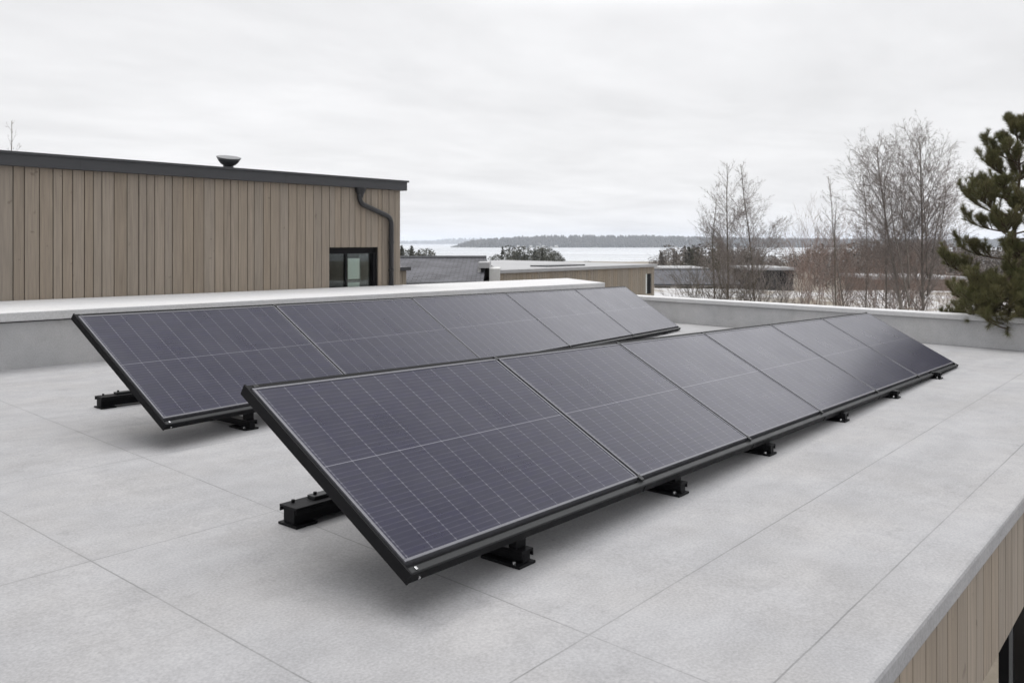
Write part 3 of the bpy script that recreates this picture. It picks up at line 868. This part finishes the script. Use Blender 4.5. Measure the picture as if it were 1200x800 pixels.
T(1083, 160, 22.4, .03, 9, 'right one of the two tall drooping birches, nearest the pine', group=GT, spread=.40, nb=72, start=.30, r0=.056, droop=.16, angle=30, dens=.80, pw=.5, forks=((.4, rgt.x*.20, rgt.y*.20, 3.0, .022, 20), (.45, rgt.x*-.10, rgt.y*-.10, 3.0, .02, 18), (.38, rgt.x*.10, rgt.y*.10, 3.1, .02, 18)))
T(26, 143, 25, .0, 10, 'twiggy tree top poking above the left end of the house roof', group=None, spread=.24, nb=32, start=.45, r0=.04, angle=34, dens=.5)

def shrub(px, d, H, wid, n, seed, label, twigm='rust', group='leafless shrubs beyond the far parapet', dens=1.0):
    rng = random.Random(seed)
    b = ground_at(px, d)
    root = empty('bare_shrub', b, label, 'shrub', group)
    st, tw = MB(), MB()
    def grow(p, d, L, r, lvl):
        nseg = 4; pts = [p]; dd = d.normalized()
        for i in range(nseg):
            dd = (dd + Vector((rng.gauss(0, .1), rng.gauss(0, .1), .06))).normalized(); pts.append(pts[-1]+dd*L/nseg)
        (st if lvl == 0 else tw).tube(pts, [max(.0022, r*(1-.8*i/nseg)) for i in range(nseg+1)], 4 if lvl == 0 else 3, False)
        if lvl >= 3: return
        for _ in range(int((8, 5, 3)[lvl]*dens)):
            s = rng.uniform(.38 if lvl == 0 else .25, 1); x = s*nseg; i = min(int(x), nseg-1); q = pts[i]*(1-(x-i))+pts[i+1]*(x-i)
            t = (pts[i+1]-pts[i]).normalized(); a = t.orthogonal().normalized(); a.rotate(Matrix.Rotation(rng.uniform(0, 6.28), 3, t))
            an = R(rng.uniform(18, 42))
            grow(q, t*math.cos(an)+a*math.sin(an)+Vector((0, 0, .1)), L*rng.uniform(.3, .5), max(.0026, r*.42), lvl+1)
    for i in range(int(n*.75)):
        w = rng.uniform(0, 6.283); rr = rng.uniform(0, .25)*wid; k = rng.uniform(.1, .5)
        grow(Vector((math.cos(w)*rr, math.sin(w)*rr, -.1)), Vector((math.cos(w)*k*wid/H*1.6, math.sin(w)*k*wid/H*1.6, 1)), H*rng.uniform(.7, 1.05), rng.uniform(.012, .024), 0)
    st.build('stems', M['alder'] if twigm != 'rust' else M['twig'], root)
    tw.build('twigs', M[twigm], root)
SH = [(836, 25, 3.3, 1.6, 7, 'olive brown shrub at the foot of the left leafless tree', 'alder'),
      (866, 22.5, 3.0, 1.1, 11, 'dense brown shrub between the two leafless trees', 'alder'),
      (893, 23.5, 2.9, 1.3, 9, 'brown shrub at the right foot of the two leafless trees', 'twig'),
      (940, 30, 3.8, 1.6, 10, 'reddish shrub at the left edge of the brushwood', 'rust'),
      (962, 27, 3.7, 1.5, 10, 'tall reddish brown shrub under the left leaning tree', 'rust'),
      (992, 25, 3.7, 1.4, 10, 'reddish brown shrub around the slim upright tree', 'rust'),
      (1018, 28, 4.1, 1.6, 11, 'tallest reddish shrub between slim tree and small birch', 'rust'),
      (1044, 26, 3.7, 1.4, 9, 'reddish shrub around the small birch', 'rust'),
      (1072, 29, 3.4, 1.6, 8, 'greyish shrub behind the tall birches', 'twig'),
      (1100, 24, 2.6, 1.4, 7, 'low reddish shrub right of the tall birches', 'rust'),
      (1130, 27, 2.8, 1.6, 8, 'low brown shrub half hidden behind the pine', 'rust'),
      (1172, 22, 2.6, 1.4, 7, 'brown shrub behind the trunk of the pine', 'rust'),
      (800, 30, 2.3, 1.5, 5, 'thin low shrub in the snow right of the flat timber building', 'twig'),
      (920, 24, 2.4, 1.3, 6, 'low greyish shrub in the snowy gap between tree groups', 'twig')]
for i, (px, d, H, wd, n, lb, tm) in enumerate(SH):
    shrub(px, d, H, wd, n, 40+i, lb, tm)
# ---- pine
def pine(base, top_z, seed):
    rng = random.Random(seed)
    root = empty('pine_tree', base, 'green pine tree with drooping needle branches at the right edge, behind the roof', 'tree')
    H = top_z - base.z
    tk, br, nd = MB(), MB(), MB()
    tp = [Vector((rng.gauss(0, .010)*i, rng.gauss(0, .010)*i, H*i/12 - (.2 if i == 0 else 0))) for i in range(13)]
    tk.tube(tp, [.095*(1-i/12.)**.95+.008 for i in range(13)], 9)
    def tuft(p, d, n, ln, a0=20, a1=58):
        for _ in range(n):
            a = d.orthogonal().normalized(); a.rotate(Matrix.Rotation(rng.uniform(0, 6.283), 3, d))
            an = R(rng.uniform(a0, a1)); v = d*math.cos(an)+a*math.sin(an); v.z += .22; v.normalize()
            L = ln*rng.uniform(.75, 1.15); w = .0030
            s = v.cross(Vector((rng.gauss(0, 1), rng.gauss(0, 1), rng.gauss(0, 1)))).normalized()*w
            s2 = v.cross(s).normalized()*w
            q = p + v*L
            b = len(nd.v)
            nd.v += [tuple(p-s), tuple(p+s), tuple(p+s2), tuple(q)]
            nd.f += [(b, b+1, b+3), (b+1, b+2, b+3), (b+2, b, b+3)]
    def shoot(p, d, L, r, lvl, up=.13, s0=None, thin=1.0):
        n = 6; pts = [p]; dd = d.normalized()
        for i in range(n):
            k = up*(i/n)*1.5 if lvl == 0 else .11
            dd = (dd + Vector((rng.gauss(0, .05), rng.gauss(0, .05), k))).normalized(); pts.append(pts[-1]+dd*L/n)
        br.tube(pts, [max(.0035, r*(1-.75*i/n)) for i in range(n+1)], 5, False)
        if s0 is None: s0 = .50 if lvl == 0 else .28
        def at(s):
            x = s*n; i = min(int(x), n-1)
            return pts[i]*(1-(x-i))+pts[i+1]*(x-i), (pts[i+1]-pts[i]).normalized()
        steps = max(3, int(L*(1-s0)/.024))
        for k in range(steps+1):
            s = s0 + (1-s0)*k/steps
            q, t = at(s)
            tuft(q, t, 9, .100, 22, 60)
        tuft(pts[-1], (pts[-1]-pts[-2]).normalized(), 24, .092, 8, 60)
        if lvl < 2:
            m = int(((6.5 + L*8.0) if lvl == 0 else (1.2 + L*5))*thin)
            for _ in range(m):
                q, t = at(rng.uniform(max(.35, s0-.12) if lvl == 0 else .35, .95))
                a = t.cross(Vector((0, 0, 1))).normalized()*(1 if rng.random() < .5 else -1)
                e = t*math.cos(R(45)) + a*math.sin(R(45)) + Vector((0, 0, rng.uniform(.1, .6)))
                shoot(q, e, L*rng.uniform(.16, .30)*(1.2-.5*s0)+.05, r*.5, lvl+1)
    az = rng.uniform(0, 6)
    shoot(Vector((tp[-1].x, tp[-1].y, H-.14)), Vector((0, 0, 1)), .14, .008, 1, s0=.1)
    prof = [(0, .10), (.25, .20), (.5, .36), (.8, .54), (1.2, .72), (1.7, .84), (2.2, .92), (2.8, .96), (4.5, .98), (7, .9)]
    def rad_at(t):
        for (a, ra), (b, rb) in zip(prof, prof[1:]):
            if a <= t <= b: return ra+(rb-ra)*(t-a)/(b-a)
        return 1.0
    t = .14
    while t < min(H - 2.4, 3.7):
        m = 5 if t < 1.4 else rng.choice((4, 5))
        az += rng.uniform(.5, 1.1)
        for j in range(m):
            w = az + j*6.283/m + rng.uniform(-.3, .3)
            L = rad_at(t)*rng.uniform(.78, 1.14)
            zz = H - t + rng.uniform(-.08, .08)
            pitch = .70 - .42*t if t < 1.2 else max(-.25, .20 - .14*(t-1.2))
            i = min(int(zz/H*12), 11); c = tp[i].lerp(tp[i+1], zz/H*12-i)
            shoot(Vector((c.x, c.y, zz)), Vector((math.cos(w), math.sin(w), pitch)), L, .008+.011*L, 0)
        t += rng.uniform(.22, .28) if t < 1.6 else rng.uniform(.30, .38)
    # long lower limbs that hang over the coping towards the roof
    side = Vector((base.x, base.y, 0)).normalized()
    for w_, zz, L, pt in LIMBS:
        toward = -side; toward.rotate(Matrix.Rotation(w_, 3, 'Z'))
        shoot(Vector((0, 0, zz - base.z)), Vector((toward.x, toward.y, pt)), L, .020, 0, .012, .55, .55)
    tk.build('trunk', M['pinebark'], root, True)
    br.build('branches', M['pinebark'], root)
    nd.build('needles', M['needles'], root)
# (turn from the line of view, start height, length, pitch)
LIMBS = [(-.46, .92, 1.55, -.46), (-.20, 1.0, 1.65, -.52), (.14, 1.02, 1.6, -.52), (-.34, .95, 1.6, -.50), (.34, .98, 1.6, -.52), (-.04, .90, 1.75, -.52), (-.42, .72, 1.4, -.34), (.26, .75, 1.5, -.38), (-.10, 1.12, 1.8, -.56)]
pb = P(1195, 12.4, 0); pb.z = ground_z(pb.x, pb.y)
pine(pb, CAM_H + (284-146)/1000.*12.4, 77)

# ---- mid distance woods
def wood(name, px0, px1, d0, d1, n, h0, h1, mix, seed, label, mat):
    rng = random.Random(seed); f = MB()
    for _ in range(n):
        px, d = rng.uniform(px0, px1), rng.uniform(d0, d1)
        b = ground_at(px, d)
        e = min(1, (px-px0)/(px1-px0)*5, (px1-px)/(px1-px0)*5)
        H = rng.uniform(h0, h1)*(.55+.45*e)
        con = rng.random() < mix
        W = H*(.20 if con else .36)
        cnt = 190 if con else 230
        sz = .036*H
        f.tube([b, b+Vector((0, 0, H*.8))], [.02*H, .006*H], 4, False)
        for _k in range(cnt):
            s = rng.random()**.8
            zz = H*(.05+.95*s)
            if con: rr = W*(1-s)**.8*rng.uniform(.3, 1.1)
            else: rr = W*math.sqrt(max(0, 1-(2*s-1.05)**2))*math.sqrt(rng.random())
            w = rng.uniform(0, 6.283); c = b+Vector((math.cos(w)*rr, math.sin(w)*rr, zz))
            k = sz*rng.uniform(.6, 1.5)*(1 if con else .8)
            a = Vector((rng.gauss(0, 1), rng.gauss(0, 1), rng.gauss(0, .5))).normalized()*k
            q = Vector((rng.gauss(0, 1), rng.gauss(0, 1), rng.gauss(0, .8))).normalized()*k
            bb = len(f.v)
            f.v += [tuple(c-a), tuple(c+a*.8), tuple(c+q), tuple(c-q*.7)]
            f.f += [(bb, bb+2, bb+1, bb+3)]
    tag(f.build(name, mat, None), label, 'wood', kind='stuff')
wood('grove', 572, 664, 170, 215, 80, 4.2, 6.6, .22, 5, 'rounded grove of dark trees between the pale flat roof and the water', M['conifer'])
wood('grove', 455, 515, 150, 190, 46, 4.0, 6.4, .6, 6, 'small dark grove above the slate roof next to the house corner', M['conifer'])
wood('grove', 555, 560, 150, 160, 2, 3.5, 4, 1, 7, 'tiny dark conifer tip above the right end of the slate roof', M['conifer'])
wood('grove', 680, 690, 160, 170, 3, 3.2, 3.8, .7, 8, 'tiny dark tree clump above the pale flat roof', M['conifer'])
wood('woodland', 762, 900, 125, 260, 130, 4.4, 7.2, .30, 9, 'grey woodland left of and behind the two leafless trees', M['greywood'])
wood('woodland', 880, 1330, 118, 260, 420, 4.6, 7.4, .15, 10, 'grey brown leafless woodland behind the birches and the pine', M['greywood'])
wood('grove', 800, 826, 120, 150, 10, 4.6, 6.6, .9, 11, 'dark conifers beside the left leafless tree, above the slate roof', M['conifer'])

# ================================================================== AIR
hz = NT('pale_haze')
pv = hz.n('ShaderNodeVolumePrincipled')
pv.inputs['Color'].default_value = (.86, .91, 1.0, 1); pv.inputs['Density'].default_value = .00015; pv.inputs['Anisotropy'].default_value = .2
hz.l(pv.outputs[0], hz.out.inputs['Volume'])
tag(MB().box((-13000, -13000, -19), (13000, 13000, 60)).build('haze', hz.m, None), 'thin pale winter haze over the water', 'haze', kind='stuff')

# ================================================================== SKY, SUN
w = bpy.data.worlds.new('World'); scene.world = w; w.use_nodes = True
nt = w.node_tree; nt.nodes.clear()
def N(typ, **k):
    n = nt.nodes.new(typ)
    for a, b in k.items(): setattr(n, a, b)
    return n
out = N('ShaderNodeOutputWorld')
SUN_EL, SUN_AZ = R(56), R(12)
sky = N('ShaderNodeTexSky', sky_type='NISHITA', sun_disc=False, sun_elevation=SUN_EL, sun_rotation=SUN_AZ, air_density=1, dust_density=2)
b1 = N('ShaderNodeBackground'); b1.inputs[1].default_value = .06; nt.links.new(sky.outputs[0], b1.inputs[0])
tc = N('ShaderNodeTexCoord'); sp = N('ShaderNodeSeparateXYZ'); nt.links.new(tc.outputs['Generated'], sp.inputs[0])
def mth(op, a, b=None, clamp=False):
    n = N('ShaderNodeMath', operation=op, use_clamp=clamp)
    for i, v in enumerate((a, b)):
        if v is None: continue
        if isinstance(v, (int, float)): n.inputs[i].default_value = v
        else: nt.links.new(v, n.inputs[i])
    return n.outputs[0]
zc = mth('MAXIMUM', sp.outputs[2], 0.0)
zz = mth('ADD', zc, .09)
cv = N('ShaderNodeCombineXYZ')
nt.links.new(mth('DIVIDE', sp.outputs[0], zz), cv.inputs[0]); nt.links.new(mth('DIVIDE', sp.outputs[1], zz), cv.inputs[1])
mp = N('ShaderNodeMapping'); mp.inputs['Rotation'].default_value = (0, 0, R(50)); mp.inputs['Scale'].default_value = (.55, .80, 1)
nt.links.new(cv.outputs[0], mp.inputs[0])
def nz(s, d, r):
    n = N('ShaderNodeTexNoise'); n.inputs['Scale'].default_value = s; n.inputs['Detail'].default_value = d; n.inputs['Roughness'].default_value = r
    n.inputs['Distortion'].default_value = .3
    nt.links.new(mp.outputs[0], n.inputs['Vector']); return n.outputs['Fac']
cl_ = mth('ADD', mth('MULTIPLY', mth('SUBTRACT', nz(.9, 5, .55), .5), .48), mth('MULTIPLY', mth('SUBTRACT', nz(3.2, 4, .55), .5), .13))
def mr(v, a, b, c, d, it='SMOOTHSTEP'):
    n = N('ShaderNodeMapRange', interpolation_type=it)
    nt.links.new(v, n.inputs[0])
    for i, q in enumerate((a, b, c, d)): n.inputs[i+1].default_value = q
    return n.outputs[0]
up = mr(zc, .74, .98, 0, 2.7)
# sky glow added right of and above the view, to brighten the far panels
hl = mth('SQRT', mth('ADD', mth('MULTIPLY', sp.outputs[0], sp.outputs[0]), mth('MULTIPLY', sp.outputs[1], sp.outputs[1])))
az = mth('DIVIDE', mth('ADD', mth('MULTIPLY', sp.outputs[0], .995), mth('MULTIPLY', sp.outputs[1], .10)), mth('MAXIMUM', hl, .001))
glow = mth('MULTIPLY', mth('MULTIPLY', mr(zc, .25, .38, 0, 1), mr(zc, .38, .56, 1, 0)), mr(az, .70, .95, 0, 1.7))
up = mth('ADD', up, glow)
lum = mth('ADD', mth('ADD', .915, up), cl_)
lum = mth('MULTIPLY', lum, mr(sp.outputs[2], -.05, 0, .55, 1.0))
cc = N('ShaderNodeCombineColor')
nt.links.new(lum, cc.inputs[0]); nt.links.new(lum, cc.inputs[1]); nt.links.new(mth('MULTIPLY', lum, 1.012), cc.inputs[2])
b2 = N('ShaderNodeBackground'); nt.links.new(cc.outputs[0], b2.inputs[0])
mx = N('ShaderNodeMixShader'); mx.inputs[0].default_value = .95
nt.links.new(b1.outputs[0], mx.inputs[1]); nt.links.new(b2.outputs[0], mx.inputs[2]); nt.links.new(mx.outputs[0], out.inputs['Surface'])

sl = bpy.data.lights.new('sun', 'SUN'); sl.energy = 1.1; sl.angle = R(20); sl.color = (1, .97, .93)
so = bpy.data.objects.new('sun', sl); COL.objects.link(so)
# sun direction: to the sun, matching the sky's rotation
sd = Vector((math.sin(SUN_AZ)*math.cos(SUN_EL), math.cos(SUN_AZ)*math.cos(SUN_EL), math.sin(SUN_EL)))
so.rotation_euler = sd.to_track_quat('Z', 'Y').to_euler()

# ================================================================== CAMERA
cd = bpy.data.cameras.new('camera'); cam = bpy.data.objects.new('camera', cd); COL.objects.link(cam)
cam.location = (0, 0, CAM_H); cam.rotation_euler = (R(90), 0, -(math.pi/2 - (math.pi/2 - AX)) )
cam.rotation_euler[2] = -(math.atan2(CA, SA))
cd.sensor_width = 36; cd.lens = 30.0; cd.shift_y = -116/1200.
cd.clip_start = .05; cd.clip_end = 40000
cd.dof.use_dof = True; cd.dof.focus_distance = 4.6; cd.dof.aperture_fstop = 5.6
scene.camera = cam
vs = scene.view_settings
vs.view_transform = 'Standard'; vs.look = 'None'; vs.exposure = 0; vs.gamma = 1; vs.use_curve_mapping = False
scene.cycles.use_denoising = True
scene.cycles.max_bounces = 6; scene.cycles.transparent_max_bounces = 8
scene.cycles.volume_bounces = 1
